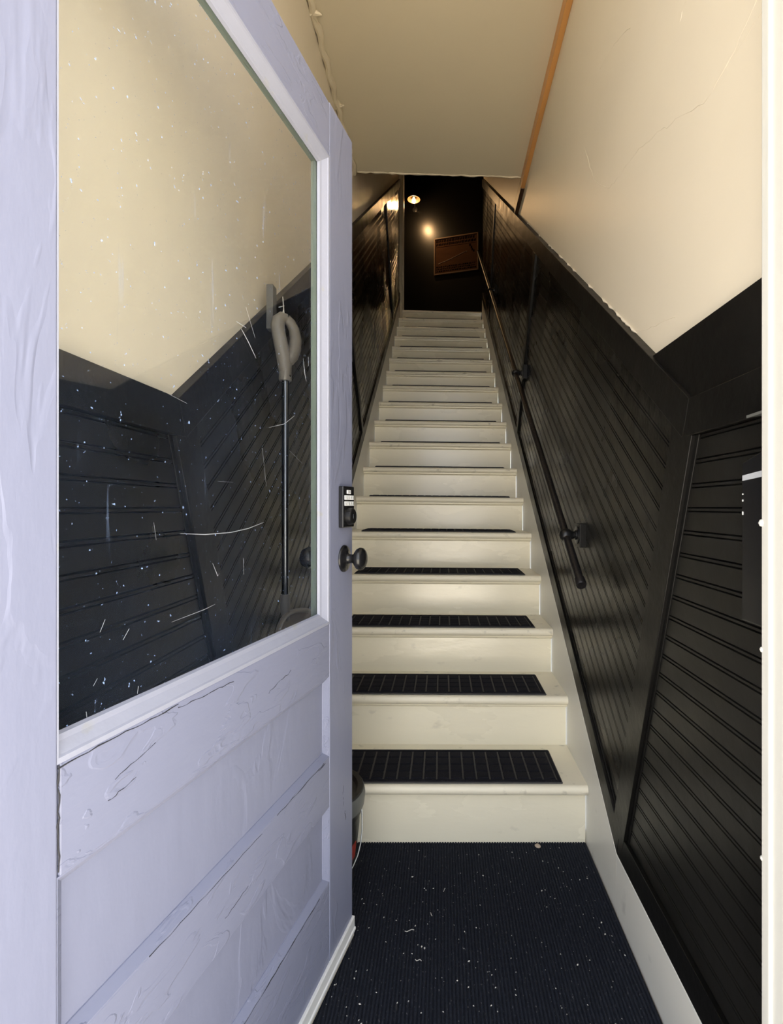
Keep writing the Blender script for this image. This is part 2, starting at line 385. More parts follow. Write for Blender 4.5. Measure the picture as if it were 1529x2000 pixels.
obj('painted_bracket', lump(XW[-1] + 0.014, 2.434, CZ - 0.008, 0.020), 'plaster_ceiling', ceil, smooth=True)
obj('painted_bracket', lump(XW[-1] + 0.012, 1.965, CZ - 0.012, 0.024), 'plaster_ceiling', ceil, smooth=True)
struct('ceiling_upper', MB().box(-1.0, 1.0, 2.9, 7.3, 6.0, 6.1), 'brown_wood', 'dark upper stairwell ceiling', 'ceiling')
struct('wall_header', MB().box(-0.52, 0.49, 2.80, 2.90, CZ + 0.25, 6.0), 'plaster', 'plaster wall above the low entry ceiling', 'wall')
# wood strip along ceiling and wall
struct('trim_4', MB().box(0.466, XW[1], 0.70, 2.975, 2.998, CZ), 'orange_wood', 'orange varnished wood strip where ceiling meets wall', 'trim', bevel=0.002)
struct('trim_5', MB().box(0.466, XW[1], 2.975, y_on(V_TOP, 2.995), 2.995, CZ + 0.005), 'brown_wood', 'wood strip running past the ceiling edge to the black cap, shadow painted dark brown', 'trim', bevel=0.002)  # orange strip carried on into shadow, the shade put into its colour
# landing at the top
struct('floor_landing', MB().box(-0.95, 0.80, 5.99, 7.3, Z_LAND - 0.12, Z_LAND - 0.003), 'floor_board', 'dark landing floor at the top of the stairs', 'floor')
struct('wall_landing_right', MB().box(0.70, 0.80, 5.95, 7.3, Z_LAND, 6.0).box(XW[1], 0.80, 5.93, 5.96, Z_LAND - .3, 6.0), 'black_gloss', 'black landing wall beyond the handrail', 'wall')
struct('wall_landing_left', MB().box(-0.95, -0.85, 5.95, 7.3, Z_LAND, 6.0).box(-0.95, XW[-1], 5.93, 5.96, Z_LAND - .3, 6.0), 'black_gloss', 'black landing wall beside the pale casing', 'wall')
bk0 = Vector((0.72, 6.43, 0)); bd = Vector((-math.cos(R(16)), math.sin(R(16)), 0)); bn = Vector((-bd.y, bd.x, 0))   # bn points to the stairs? fixed below
bn = Vector((-math.sin(R(16)), -math.cos(R(16)), 0))
def bk(k, out=0.0, z=0.0): return bk0 + bd * k + bn * out + Vector((0, 0, z))
mbk = MB().loft([bk(0, 0, Z_LAND), bk(1.62, 0, Z_LAND), bk(1.62, -0.08, Z_LAND), bk(0, -0.08, Z_LAND)], [bk(0, 0, 6.0), bk(1.62, 0, 6.0), bk(1.62, -0.08, 6.0), bk(0, -0.08, 6.0)])
struct('wall_back', mbk, 'black_gloss', 'glossy black slanted wall at the top of the stairs', 'wall')
cs = struct('trim_6', MB().box(-0.535, -0.478, 5.935, 5.985, Z_LAND - 0.2, 5.7), 'casing_paint', 'pale door casing at the head of the stairs', 'door casing', bevel=0.004)
obj('casing_bead', MB().box(-0.50, -0.462, 5.985, 6.03, Z_LAND, 5.7), 'casing_paint', cs, bevel=0.006)

# ------------------------------------------------------------------ staircase
st = tag(empty('staircase', (0, Y1, 0)), 'steep cream painted wooden staircase climbing between the black beadboard walls', 'staircase')
XL, XR = XF[-1], XF[1]
def tilt(i): return 0.004 + 0.019 * (i - 1) / 17.0
def stair_part(name, mb, m, i, x0=None, **k):
    t = tilt(i)
    mb.v = [(x, y - Y1, z - t * (x - 0.468)) for x, y, z in mb.v]
    return obj(name, mb, m, st, **k)
for i in range(1, NST + 1):
    y = Y1 + RUN * (i - 1); z = Z1 + RISE * (i - 1); zp = z - RISE if i > 1 else 0.0
    if i < NST: back = y + RUN + 0.03
    else: back = y + 0.08
    th = 0.032
    # tread with a rounded nosing
    prof = [(back, z - th), (y + 0.010, z - th), (y + 0.003, z - th + 0.006), (y, z - th * .55), (y + 0.002, z - 0.007), (y + 0.009, z - 0.001), (y + 0.014, z), (back, z)]
    stair_part('tread', MB().prism_x(prof, XL + 0.001, XR + 0.0), 'tread_paint', i, smooth=True, ang=50)
    stair_part('cove_strip', MB().prism_x([(y + 0.030, z - th), (y + 0.013, z - th), (y + 0.014, z - th - 0.006), (y + 0.021, z - th - 0.012), (y + 0.030, z - th - 0.016)], XL + 0.001, XR - 0.001) if i > 1 else
               MB().prism_x([(y + 0.030, z - th), (y + 0.024, z - th), (y + 0.027, z - th - 0.004), (y + 0.030, z - th - 0.006)], XL + 0.001, XR - 0.001), 'step_paint', i)
    stair_part('riser', MB().box(XL + 0.001, XR - 0.003, y + 0.027, y + 0.045, zp - (0.02 if i > 1 else 0), z - th + 0.002), 'step_paint', i, bevel=0.001, seg=1)
for s in (1, -1):
    ps = [(MB0[0], 0.0), (MB0[0], H_B), uv(u_end(V_SK), V_SK), (Y_END, Z_LAND - 0.45), (2.0, 0.0)]
    a, b = sorted((XF[s], XW[s]))
    obj('skirt_board', MB().prism_x(ps, a + (0.0005 if s > 0 else 0), b - (0 if s > 0 else 0.0005)), 'skirt_paint', wr if s > 0 else wlft, bevel=0.0015)

# ------------------------------------------------------------------ tread mats
MX0, MX1, MD, MT = -0.425, 0.393, 0.216, 0.005
mw = MX1 - MX0
base_me = mesh('backing', MB().box(-mw / 2, mw / 2, 0, MD, 0, MT), 'mat_rubber', bevel=0.002, seg=1)
gm = MB(); nx, ny = 18, 4; mg = 0.016; gx = (mw - 2 * mg) / nx; gy = (MD - 2 * mg) / ny
for a in range(nx):
    for b in range(ny):
        x0 = -mw / 2 + mg + a * gx + 0.0022; y0 = mg + b * gy + 0.0022
        x1 = x0 + gx - 0.0044; y1 = y0 + gy - 0.0044; h0, h1 = MT - 0.001, MT + 0.0045; e = 0.003
        gm.loft([(x0, y0, h0), (x1, y0, h0), (x1, y1, h0), (x0, y1, h0)], [(x0 + e, y0 + e, h1), (x1 - e, y0 + e, h1), (x1 - e, y1 - e, h1), (x0 + e, y1 - e, h1)])
grid_me = mesh('raised_squares', gm, 'mat_carpet')
bm_ = MB()
for q in ((-mw / 2 + 0.005, mw / 2 - 0.005, 0.004, 0.013), (-mw / 2 + 0.005, mw / 2 - 0.005, MD - 0.013, MD - 0.004), (-mw / 2 + 0.005, -mw / 2 + 0.014, 0.013, MD - 0.013), (mw / 2 - 0.014, mw / 2 - 0.005, 0.013, MD - 0.013)):
    bm_.box(*q, MT - 0.001, MT + 0.003)
bord_me = mesh('border', bm_, 'mat_carpet')
ORD = ['first', 'second', 'third', 'fourth', 'fifth', 'sixth', 'seventh', 'eighth', 'ninth', 'tenth', 'eleventh', 'twelfth', 'thirteenth', 'fourteenth', 'fifteenth', 'sixteenth', 'seventeenth']
for i in range(1, NST):
    y = Y1 + RUN * (i - 1); z = Z1 + RISE * (i - 1)
    xc = (MX0 + MX1) / 2 + random.uniform(-0.004, 0.004)
    m_ = bpy.data.objects.new('stair_tread_mat', None); m_.empty_display_size = 0.05; link(m_)
    m_.location = (xc, y + 0.012 + random.uniform(0, 0.004), z - tilt(i) * (xc - 0.468) + 0.0003); m_.rotation_euler = (0, tilt(i), random.uniform(-0.004, 0.004))
    tag(m_, 'black waffle-patterned carpet mat on the %s stair up from the entry floor' % ORD[i - 1], 'stair mat', 'carpet mats on the stair treads')
    for nm, me in (('backing', base_me), ('raised_squares', grid_me), ('border', bord_me)):
        o = link(bpy.data.objects.new(nm, me), m_)
        if nm == 'raised_squares': o['kind'] = 'stuff'

# ------------------------------------------------------------------ entry carpet and litter
cm = MB(); x0, x1 = XF[-1] + 0.004, XF[1] - 0.003; pitch = 0.0085; n = int((x1 - x0) / pitch); pitch = (x1 - x0) / n
prof = [(x0, 0.0005)]
for k in range(n):
    a = x0 + k * pitch
    prof += [(a, 0.006), (a + pitch * .2, 0.0095), (a + pitch * .65, 0.0095), (a + pitch * .85, 0.006)]
prof += [(x1, 0.006), (x1, 0.0005)]
cm.prism_y(prof, 0.45, Y1 + 0.026)
tag(obj('entry_carpet', cm, 'carpet'), 'navy black ribbed entry carpet flecked with lint at the foot of the stairs', 'carpet')
lm = MB()
for k in range(420):
    x = random.uniform(x0 + .02, x1 - .02); y = random.uniform(0.8, Y1); r = random.choice([0.0007, 0.0009, 0.0012, 0.0012, 0.0018]); a = random.uniform(0, 3.14)
    l = r * random.uniform(1, 2.2)
    if (x + 0.366) ** 2 + (y - 1.425) ** 2 < 0.14 ** 2: continue
    ca, sa = math.cos(a) * l, math.sin(a) * l
    lm.add([(x - ca, y - sa, 0.0100), (x + sa * .6, y - ca * .6, 0.0102), (x + ca, y + sa, 0.0100), (x - sa * .6, y + ca * .6, 0.0102), (x, y, 0.0100 + r * 1.4), (x, y, 0.0097)],
           [(0, 1, 4), (1, 2, 4), (2, 3, 4), (3, 0, 4), (1, 0, 5), (2, 1, 5), (3, 2, 5), (0, 3, 5)])
tag(obj('carpet_lint', lm, 'lint'), 'pale crumbs and lint scattered over the navy entry carpet', 'lint', kind='stuff')
for k, (x, y, a, l) in enumerate(((-0.085, 1.284, 0.1, 0.012), (-0.058, 1.20, -0.3, 0.008), (0.005, 1.42, 1.0, 0.006), (-0.03, 1.335, 2.2, 0.005))):
    pts = [(x + l * math.cos(a) * t, y + l * math.sin(a) * t + 0.003 * math.sin(3 * t), 0.0105) for t in (-1, -.5, 0, .5, 1)]
    tag(obj('thread_scrap', MB().tube(pts, 0.0008, 6), 'lint', smooth=True), 'tiny pale thread scrap lying on the navy entry carpet', 'thread', 'thread scraps on the entry carpet')
tag(obj('leaf_crumb', MB().lathe([(0, 0), (0.007, 0.001), (0.010, 0.004), (0.006, 0.008), (0, 0.009)], (0.305, 1.60, 0.0095), (0.1, 0, 1), 9), 'pebble', smooth=True), 'small tan crumb at the foot of the lowest riser', 'crumb')

# ------------------------------------------------------------------ open door
DW, DT = 0.90, 0.042
th = math.atan2(221, F)
fx, fy = -0.229, 1.269
dr = empty('door_1', (fx - DW * math.sin(th), fy - DW * math.cos(th), 0.0), math.pi / 2 - th)
tag(dr, 'lilac grey painted wooden door with large glass pane, standing open', 'door', kind='structure')
SW = 0.13; DB, DTOP = 0.0484, 2.0266
zs = dict(gt=1.901, gb=0.833, r1=0.7135, m1=0.5285, m0=0.415, b1=0.2417)
xa, xb_ = SW, DW - SW               # clear between stiles (hinge stile first)
def dpart(name, mb, m='door_paint', **k): return obj(name, mb, m, dr, **k)
dpart('stile', MB().box(0, xa, 0, DT, DB, DTOP), bevel=0.002)
dpart('stile', MB().box(xb_, DW, 0, DT, DB, DTOP), bevel=0.002)
g = 0.0008
dpart('rail', MB().box(xa + g, xb_ - 0.0002, 0, DT, zs['gt'], DTOP - 0.004), 'door_paint_rail', bevel=0.002)
dpart('rail', MB().box(xa + 0.0025, xb_ - 0.0004, 0.0005, DT, zs['r1'], zs['gb']), 'door_paint_rail', bevel=0.002)
dpart('rail', MB().box(xa + g, xb_ - 0.0004, 0.0005, DT, zs['m0'], zs['m1']), 'door_paint_rail', bevel=0.002)
dpart('rail', MB().box(xa + g, xb_ - 0.0004, 0.0005, DT, DB, zs['b1']), 'door_paint_rail', bevel=0.002)
obj('seam', MB().box(xa - 0.004, xa + 0.006, 0.006, 0.03, 0.70, 0.84), 'crack', dr)
def frame(x0, x1, z0, z1, fn, name, m, hinge=1.0):      # mitred moulding; fn = profile list of (inward, y)
    P = [(x0, z0), (x1, z0), (x1, z1), (x0, z1)]; dx = [(1, 1), (-1, 1), (-1, -1), (1, -1)]
    for k in range(4):
        a, b = k, (k + 1) % 4
        ha = hinge if a in (0, 3) else 1.0; hb_ = hinge if b in (0, 3) else 1.0
        A = [(P[a][0] + dx[a][0] * q * ha, y, P[a][1] + dx[a][1] * q) for q, y in fn]; B = [(P[b][0] + dx[b][0] * q * hb_, y, P[b][1] + dx[b][1] * q) for q, y in fn]
        obj(name, MB().loft(A, B), m, dr)
bead = [(-0.001, 0.0005), (0.005, 0.0005), (0.007, 0.003), (0.018, 0.011), (0.024, 0.013), (0.026, 0.0185), (-0.001, 0.0185)]
frame(xa, xb_, zs['gb'], zs['gt'], bead, 'glazing_bead', 'bead_paint', 0.30)
rear = [(-0.001, 0.0245), (0.017, 0.0245), (0.013, DT - 0.002), (-0.001, DT - 0.002)]
frame(xa, xb_, zs['gb'], zs['gt'], rear, 'rear_bead', 'green_bead', 0.2)
gp = dpart('glass_pane', MB().box(xa + 0.004, xb_ - 0.004, 0.0195, 0.0235, zs['gb'] + 0.004, zs['gt'] - 0.004), 'window_glass'); gp['label'] = 'scratched dusty clear glass pane'
def scratch(pts, r=0.0005):
    obj('glass_scratch', MB().tube([(x, 0.0193, z) for x, z in pts], [r * .3] + [r * .7] * (len(pts) - 2) + [r * .3], 5), 'scratch', dr, smooth=True)
def dx_of(px, py):     # measured spots on the pane -> door coordinates
    t_ = (px - 864) / F; n_ = (math.cos(th), -math.sin(th)); q = (fx - DW * math.sin(th) - n_[0] * 0.0195, fy - DW * math.cos(th) - n_[1] * 0.0195)
    k_ = (t_ * q[1] - q[0]) / (math.sin(th) - t_ * math.cos(th)); y_ = q[1] + k_ * math.cos(th)
    return (k_, 1.10 - (py - 990) / F * y_)
for pl_, r_ in (([(352, 1042), (400, 1044), (450, 1040), (485, 1032), (515, 1020)], .0009), ([(470, 640), (485, 668), (500, 700)], .0009), ([(462, 628), (480, 640)], .0014), ([(525, 835), (555, 828), (575, 812)], .0007),
                ([(592, 700), (595, 730), (598, 745)], .0006), ([(602, 697), (602, 715)], .0006), ([(480, 600), (498, 660)], .0005), ([(335, 1215), (400, 1190), (420, 1180)], .0005), ([(425, 940), (455, 942)], .0005),
                ([(195, 1235), (205, 1210)], .0008), ([(240, 1250), (252, 1228)], .0009), ([(268, 1355), (270, 1340)], .0009), ([(182, 1340), (190, 1325)], .0007), ([(415, 1100), (425, 1125), (428, 1120)], .0006), ([(475, 1090), (476, 1122)], .0006),
                ([(168, 1390), (170, 1405)], .0008), ([(512, 875), (520, 950)], .0004), ([(565, 880), (590, 905)], .0004), ([(330, 770), (365, 788)], .0006), ([(300, 1020), (305, 1055)], .0004)):
    scratch([dx_of(*p_) for p_ in pl_], r_)
stk = [(-0.001, 0.001), (0.001, 0.001), (0.013, 0.011), (0.014, 0.015), (-0.001, 0.015)]
for z0, z1 in ((zs['m1'], zs['r1']), (zs['b1'], zs['m0'])):
    dpart('panel', MB().box(xa - 0.004, xb_ + 0.004, 0.0125, 0.028, z0 - 0.004, z1 + 0.004), 'door_paint')
    frame(xa, xb_, z0, z1, stk, 'panel_moulding', 'door_paint_rail')
# bottom weather sweep
sw = dpart('door_sweep', MB().box(0.002, DW + 0.003, -0.006, 0.004, 0.030, DB + 0.012), 'white_vinyl', bevel=0.002); sw['label'] = 'white door sweep with bristles'
obj('sweep_lip', MB().box(0.002, DW + 0.003, -0.009, 0.003, 0.026, 0.034), 'white_vinyl', sw, bevel=0.002)
obj('bristle_strip', MB().box(0.004, DW + 0.001, -0.004, 0.004, 0.0115, 0.027), 'sweep_brush', sw)
# paint chips on rails (dark gouges)
for x, z in ((0.735, 0.5225), (0.36, 0.2395), (0.52, 0.2390)):
    obj('paint_chip', MB().tube([(x - .02, 0.0006, z), (x, -0.0002, z + .0015), (x + .016, 0.0006, z + .001)], [0.0003, 0.0009, 0.0003], 6), 'crack', dr, smooth=True)
def crack(p, q, r, n_=14, jit=0.0012):
    pts = [(p[0] + (q[0] - p[0]) * t / n_ + random.uniform(-jit, jit), 0.0003, p[1] + (q[1] - p[1]) * t / n_ + random.uniform(-jit, jit)) for t in range(n_ + 1)]
    obj('paint_crack', MB().tube(pts, [r * random.uniform(.25, 1) for _ in pts], 5), 'crack', dr, smooth=True)
crack((xa + 0.001, 0.72), (xa + 0.001, 0.832), 0.0014)
crack((0.13, 0.829), (0.30, 0.829), 0.0010); crack((0.30, 0.824), (0.42, 0.820), 0.0007)
crack((0.40, 0.2400), (0.72, 0.2405), 0.0010, 20, 0.0008); crack((0.25, 0.5265), (0.50, 0.5245), 0.0006); crack((0.55, 0.5265), (0.74, 0.5265), 0.0008)
crack((0.52, 0.765), (0.60, 0.780), 0.0006, 10, 0.002); crack((0.20, 0.78), (0.26, 0.795), 0.0006, 8); crack((0.19, 0.76), (0.23, 0.766), 0.0005, 8)
crack((0.40, 0.455), (0.46, 0.462), 0.0005, 8); crack((0.845, 0.42), (0.845, 0.37), 0.0008, 10, 0.003); crack((0.852, 0.355), (0.858, 0.33), 0.0012, 8, 0.003)
# keypad deadbolt
kx, kz0, kz1 = DW - 0.052, 1.050, 1.150
kp = dpart('keypad_deadbolt', MB().box(kx - 0.032, kx + 0.034, -0.013, 0.0, kz0, kz1), 'black_satin', bevel=0.0025)
def btn(x0, x1, z0, z1): return obj('key_button', MB().box(x0, x1, -0.0145, -0.012, z0, z1), 'button_white', kp, bevel=0.0008, seg=1)
btn(kx - 0.012, kx + 0.010, 1.1315, 1.141)
obj('lock_mark', MB().box(kx - 0.004, kx + 0.010, -0.0148, -0.0143, 1.1357, 1.1368), 'digit_dark', kp)
def text_mesh(s, size):
    cu = bpy.data.curves.new('t', 'FONT'); cu.body = s; cu.size = size; cu.align_x = 'CENTER'; cu.align_y = 'CENTER'
    o = bpy.data.objects.new('t', cu); C.objects.link(o)
    dg = bpy.context.evaluated_depsgraph_get(); me = bpy.data.meshes.new_from_object(o.evaluated_get(dg))
    bpy.data.objects.remove(o); bpy.data.curves.remove(cu); return me
for row, (zz, digs) in enumerate(((1.1225, '12345'), (1.108, '67890'))):
    for q, d in enumerate(digs):
        xx = kx - 0.0205 + q * 0.0108
        b_ = btn(xx - 0.0050, xx + 0.0050, zz - 0.0055, zz + 0.0055)
        me = text_mesh(d, 0.009); me.materials.clear(); me.materials.append(MATS['digit_dark'])
        t_ = link(bpy.data.objects.new('digit', me), kp); t_.location = (xx, -0.0148, zz); t_.rotation_euler = (R(90), 0, 0)
cy = obj('key_cylinder', MB().lathe([(0.0205, 0.0), (0.0205, 0.004), (0.0195, 0.011), (0.0175, 0.013), (0.0, 0.013)], (kx, -0.0125, 1.077), (0, -1, 0), 28), 'black_metal', kp, smooth=True)
obj('keyhole', MB().box(kx - 0.0012, kx + 0.0012, -0.0262, -0.0252, 1.072, 1.082), 'steel', kp)
# knob
kn = dpart('door_knob', MB().lathe([(r, h * 0.82) for r, h in [(0.033, 0.0), (0.033, 0.003), (0.030, 0.007), (0.022, 0.010), (0.014, 0.013), (0.0115, 0.018), (0.0105, 0.027), (0.012, 0.033), (0.018, 0.037),
     (0.0245, 0.043), (0.0275, 0.051), (0.0265, 0.059), (0.021, 0.065), (0.012, 0.0685), (0.0, 0.0695)]], (DW - 0.052, 0, 0.974), (0, -1, 0), 32), 'black_satin', smooth=True, ang=60)
obj('door_knob', MB().lathe([(0.033, 0.0), (0.030, 0.007), (0.014, 0.013), (0.0105, 0.027), (0.018, 0.037), (0.0275, 0.051), (0.021, 0.065), (0.0, 0.0695)], (DW - 0.052, DT, 0.974), (0, 1, 0), 24), 'black_satin', dr, smooth=True, ang=60)

# ------------------------------------------------------------------ handrail
hx = 0.420
def hp(y): return (hx, y, 1.004 + (y - 1.70) * 0.742)
hr = tag(empty('handrail', (hx, 1.52, 0.0)), 'black iron pipe handrail bracketed to the beadboard wall beside the stairs', 'handrail')
def hobj(name, mb, m, parent=hr, **k):
    o = (hx, 1.52, 0.0)
    if parent is hr or True: mb.v = [(a - o[0], b - o[1], c - o[2]) for a, b, c in mb.v]
    return obj(name, mb, m, parent, **k)
hobj('rail', MB().tube([hp(1.515), hp(2.5), hp(3.5), hp(4.5), hp(5.9)], 0.0135, 16), 'rail_pipe', smooth=True)
d = Vector((0, 1, 0.742)).normalized()
hobj('end_cap', MB().lathe([(0.0135, 0.03), (0.0165, 0.028), (0.0165, 0.004), (0.0145, 0.0), (0, 0)], Vector(hp(1.508)), d, 18), 'rail_pipe', smooth=True)
hobj('end_cap', MB().lathe([(0.0135, 0.0), (0.0165, 0.002), (0.0165, 0.026), (0.0145, 0.03), (0, 0.03)], Vector(hp(5.88)), d, 18), 'rail_pipe', smooth=True)
for y in (1.70, 2.864, 4.40):
    p = Vector(hp(y)); wx = XW[1] - 0.011
    b_ = hobj('bracket', MB().lathe([(0.0, -0.024), (0.012, -0.021), (0.020, -0.013), (0.0235, 0.0), (0.020, 0.013), (0.0145, 0.019), (0.0125, 0.027), (0.0125, 0.030)], p, (1, 0, 0), 20), 'black_metal', smooth=True)
    fl = MB()
    pr = [(0.013, 0.028), (0.0165, 0.030), (0.0165, 0.034), (0.030, 0.0355), (0.030, 0.039), (0.0, 0.039)]
    fl.lathe([(r, h) for r, h in pr], p, (1, 0, 0), 20)
    obj('flange', MB().add([(a - hx, b - 1.52, c) for a, b, c in fl.v], fl.f), 'black_metal', b_, smooth=True)
    bx0 = p.x + 0.038
    bl = MB()
    # block turned to the stair slope
    poly = []
    for a, c in ((-0.034, -0.040), (0.034, -0.040), (0.034, 0.040), (-0.034, 0.040)):
        poly.append((p.y + a, p.z + c))
    bl.prism_x(poly, bx0, wx + 0.004)
    hobj('mounting_block', bl, 'black_trim', bevel=0.002)

# ------------------------------------------------------------------ mailboxes on the level beadboard
mx = empty('wall_mailbox', (XW[1] - 0.011, 0.72, 0.93)); tag(mx, 'narrow black metal mailbox with a pale strip, on level beadboard beside the white jamb', 'mailbox')
def mpart(name, mb, m, root=mx, **k):
    l = root.location; mb.v = [(a - l[0], b - l[1], c - l[2]) for a, b, c in mb.v]; return obj(name, mb, m, root, **k)
X0 = XW[1] - 0.0108
mpart('body', MB().loft([(X0, .686, .930), (X0, .752, .930), (X0, .752, 1.172), (X0, .686, 1.190)], [(0.4505, .686, .930), (0.4505, .752, .930), (0.4505, .752, 1.166), (0.4505, .686, 1.184)]), 'black_satin', bevel=0.002)
mpart('pale_strip', MB().loft([(0.4507, .686, 1.144), (0.4507, .749, 1.139), (0.4507, .749, 1.147), (0.4507, .686, 1.153)], [(0.4498, .686, 1.144), (0.4498, .749, 1.139), (0.4498, .749, 1.147), (0.4498, .686, 1.153)]), 'scratch')
for z, h in ((1.108, .003), (1.088, .005), (1.118, .002)):
    mpart('paint_chip', MB().box(0.4497, 0.4507, .7475, .7495, z, z + h), 'button_white')
m2 = empty('document_holder', (XW[1] - 0.022, 0.70, 1.17)); tag(m2, 'open curled metal holder above the narrow black mailbox', 'holder')
mpart('back_plate', MB().loft([(X0 - .001, .684, 1.180), (X0 - .001, .727, 1.215), (X0 - .001, .735, 1.238), (X0 - .001, .684, 1.238)], [(X0 - .006, .684, 1.180), (X0 - .006, .727, 1.215), (X0 - .006, .735, 1.238), (X0 - .006, .684, 1.238)]), 'grey_block', root=m2)
mpart('curled_lid', MB().loft([(X0 - .001, .684, 1.236), (X0 - .001, .738, 1.236), (X0 - .030, .738, 1.231), (X0 - .034, .684, 1.231)], [(X0 - .001, .684, 1.240), (X0 - .001, .738, 1.240), (X0 - .030, .738, 1.235), (X0 - .034, .684, 1.235)]), 'wire', root=m2)

# ------------------------------------------------------------------ shovel hung behind the glass
hb = empty('hanging_block', (XF[-1], 1.43, 1.66)); tag(hb, 'dark wooden peg block on the sloped cap seen through the door glass', 'peg block')
obj('block', MB().box(0.0005, 0.020, -0.016, 0.016, -0.055, 0.072), 'grey_block', hb, bevel=0.002)
obj('nail', MB().tube([(0.024, 0.02, 0.02), (0.040, 0.024, 0.026)], 0.0016, 8), 'steel', hb)
obj('nail_plate', MB().box(0.0005, 0.016, 0.016, 0.030, -0.03, 0.05), 'black_trim', hb, bevel=0.001)
sx, sy = -0.4405, 1.400
sh = empty('snow_shovel', (sx, sy, 0.47)); tag(sh, 'snow shovel with grey grip handle and metal shaft hanging behind the door glass', 'shovel')
A = Vector((0.80, 0.60, 0))
def gpt(a, z): return tuple(A * a + Vector((0, 0, z - 0.47)))
zb = 1.478; GS = 0.81
lp = [(0, 0), (-0.002, .02), (-0.006, .05), (-0.016, .09), (-0.025, .125), (-0.030, .155), (-0.026, .175), (-0.014, .186), (0.004, .184)]
obj('grip', MB().tube([gpt(a * GS * .9, zb + z * GS) for a, z in lp], [.017, .019, .020, .0195, .019, .019, .018, .016, .014], 14), 'grip_grey', sh, smooth=True)
rp = [(0.004, .184), (0.020, .174), (0.034, .152), (0.041, .120), (0.037, .085), (0.026, .058), (0.012, .040), (0.004, .03)]
obj('grip_arm', MB().tube([gpt(a * GS * .9, zb + z * GS) for a, z in rp], [.014, .014, .015, .0165, .0175, .0175, .016, .013], 14), 'grip_grey', sh, smooth=True)
obj('grip_socket', MB().lathe([(0.0, 0.0), (0.0165, 0.0), (0.0175, 0.004), (0.0165, 0.03), (0.012, 0.05), (0, 0.05)], gpt(0, zb - 0.025), (0, 0, 1), 18), 'grip_grey', sh, smooth=True)
obj('screw', MB().lathe([(0.003, 0), (0.003, 0.002), (0, 0.003)], Vector(gpt(0.0, zb)) + Vector((0.0155, -0.008, -0.012)), (0.9, -0.4, 0), 8), 'steel', sh)
obj('shaft', MB().tube([(0, 0, zb - 0.47 - 0.02), (0, 0, 0.36)], 0.0098, 16), 'steel', sh, smooth=True)
obj('blade_socket', MB().tube([(0, 0, 0.385), (0, 0, 0.345), (0.002, 0, 0.31)], [0.0125, 0.014, 0.009], 12), 'grip_grey', sh, smooth=True)
bl = MB(); nu, nv = 12, 6; grid = []
for a in range(nv + 1):
    for b in range(nu + 1):
        u = -1 + 2 * b / nu; q = a / nv
        y = 0.185 * u; z = 0.33 - 0.33 * q - 0.035 * u * u * (1 - q); x = 0.006 + 0.03 * u * u - 0.03 * math.sin(q * 1.6) * 0.5
        grid.append((x, y, z))
W_ = nu + 1; fs = [(a * W_ + b, a * W_ + b + 1, (a + 1) * W_ + b + 1, (a + 1) * W_ + b) for a in range(nv) for b in range(nu)]
N_ = len(grid); g2 = [(x - 0.003, y, z) for x, y, z in grid]
rim = [b for b in range(W_)] + [a * W_ + nu for a in range(1, nv + 1)] + [nv * W_ + b for b in range(nu - 1, -1, -1)] + [a * W_ for a in range(nv - 1, 0, -1)]
fs2 = fs + [tuple(N_ + i for i in reversed(f)) for f in fs] + [(rim[i], rim[(i + 1) % len(rim)], N_ + rim[(i + 1) % len(rim)], N_ + rim[i]) for i in range(len(rim))]
obj('blade', MB().add(grid + g2, fs2), 'blade_brown', sh, smooth=True)
obj('blade_rim', MB().tube([(grid[b][0] + .002, grid[b][1], grid[b][2]) for b in range(W_)], 0.007, 8), 'grip_grey', sh, smooth=True)
obj('hang_cord', MB().tube([gpt(-0.012, zb + 0.150), (-0.004, -0.002, zb - 0.47 + 0.175), (-0.008, 0.002, 1.690 - 0.47), (-0.002, -0.004, zb - 0.47 + 0.16)], 0.0011, 6), 'string', sh)

# ------------------------------------------------------------------ bucket behind the door
bx, by = -0.352, 1.435
bu = empty('bucket', (bx, by, 0.0096)); tag(bu, 'black bucket with grey rim and wire bail tucked behind the door edge', 'bucket')
obj('tub', MB().lathe([(0.0, 0.0), (0.088, 0.0), (0.094, 0.003), (0.112, 0.175), (0.113, 0.205), (0.118, 0.215), (0.118, 0.255), (0.110, 0.255), (0.088, 0.012), (0.0, 0.01)], (0, 0, 0), (0, 0, 1), 40), 'bucket_black', bu, smooth=True)
obj('rim_band', MB().lathe([(0.117, 0.232), (0.126, 0.236), (0.129, 0.262), (0.125, 0.280), (0.119, 0.280), (0.117, 0.25)], (0, 0, 0), (0, 0, 1), 40), 'bucket_grey', bu, smooth=True)
obj('lid', MB().lathe([(0.0, 0.262), (0.085, 0.262), (0.100, 0.266), (0.108, 0.283), (0.122, 0.285), (0.124, 0.279), (0.119, 0.274), (0.0, 0.255)], (0, 0, 0), (0, 0, 1), 40), 'bucket_black', bu, smooth=True)
lab = MB(); m0 = 9
for k in range(m0):
    a0 = -2.2 + 2.0 * k / m0; a1 = -2.2 + 2.0 * (k + 1) / m0
    P = lambda a, z, e: (math.cos(a) * (0.0955 + z * 0.105 + e), math.sin(a) * (0.0955 + z * 0.105 + e), z)
    lab.loft([P(a0, .10, 0), P(a1, .10, 0), P(a1, .145, 0), P(a0, .145, 0)], [P(a0, .10, -.003), P(a1, .10, -.003), P(a1, .145, -.003), P(a0, .145, -.003)])
obj('label_band', lab, 'label_red', bu)
bp = []
for k in range(17):
    t = math.pi * k / 16
    # bail hanging down on the door-opening side
    bp.append((0.124 * math.cos(t) * (1 - 0.0) , -0.128 * math.sin(t) * 0.75 - 0.0, 0.222 - 0.165 * math.sin(t) ** 0.8))
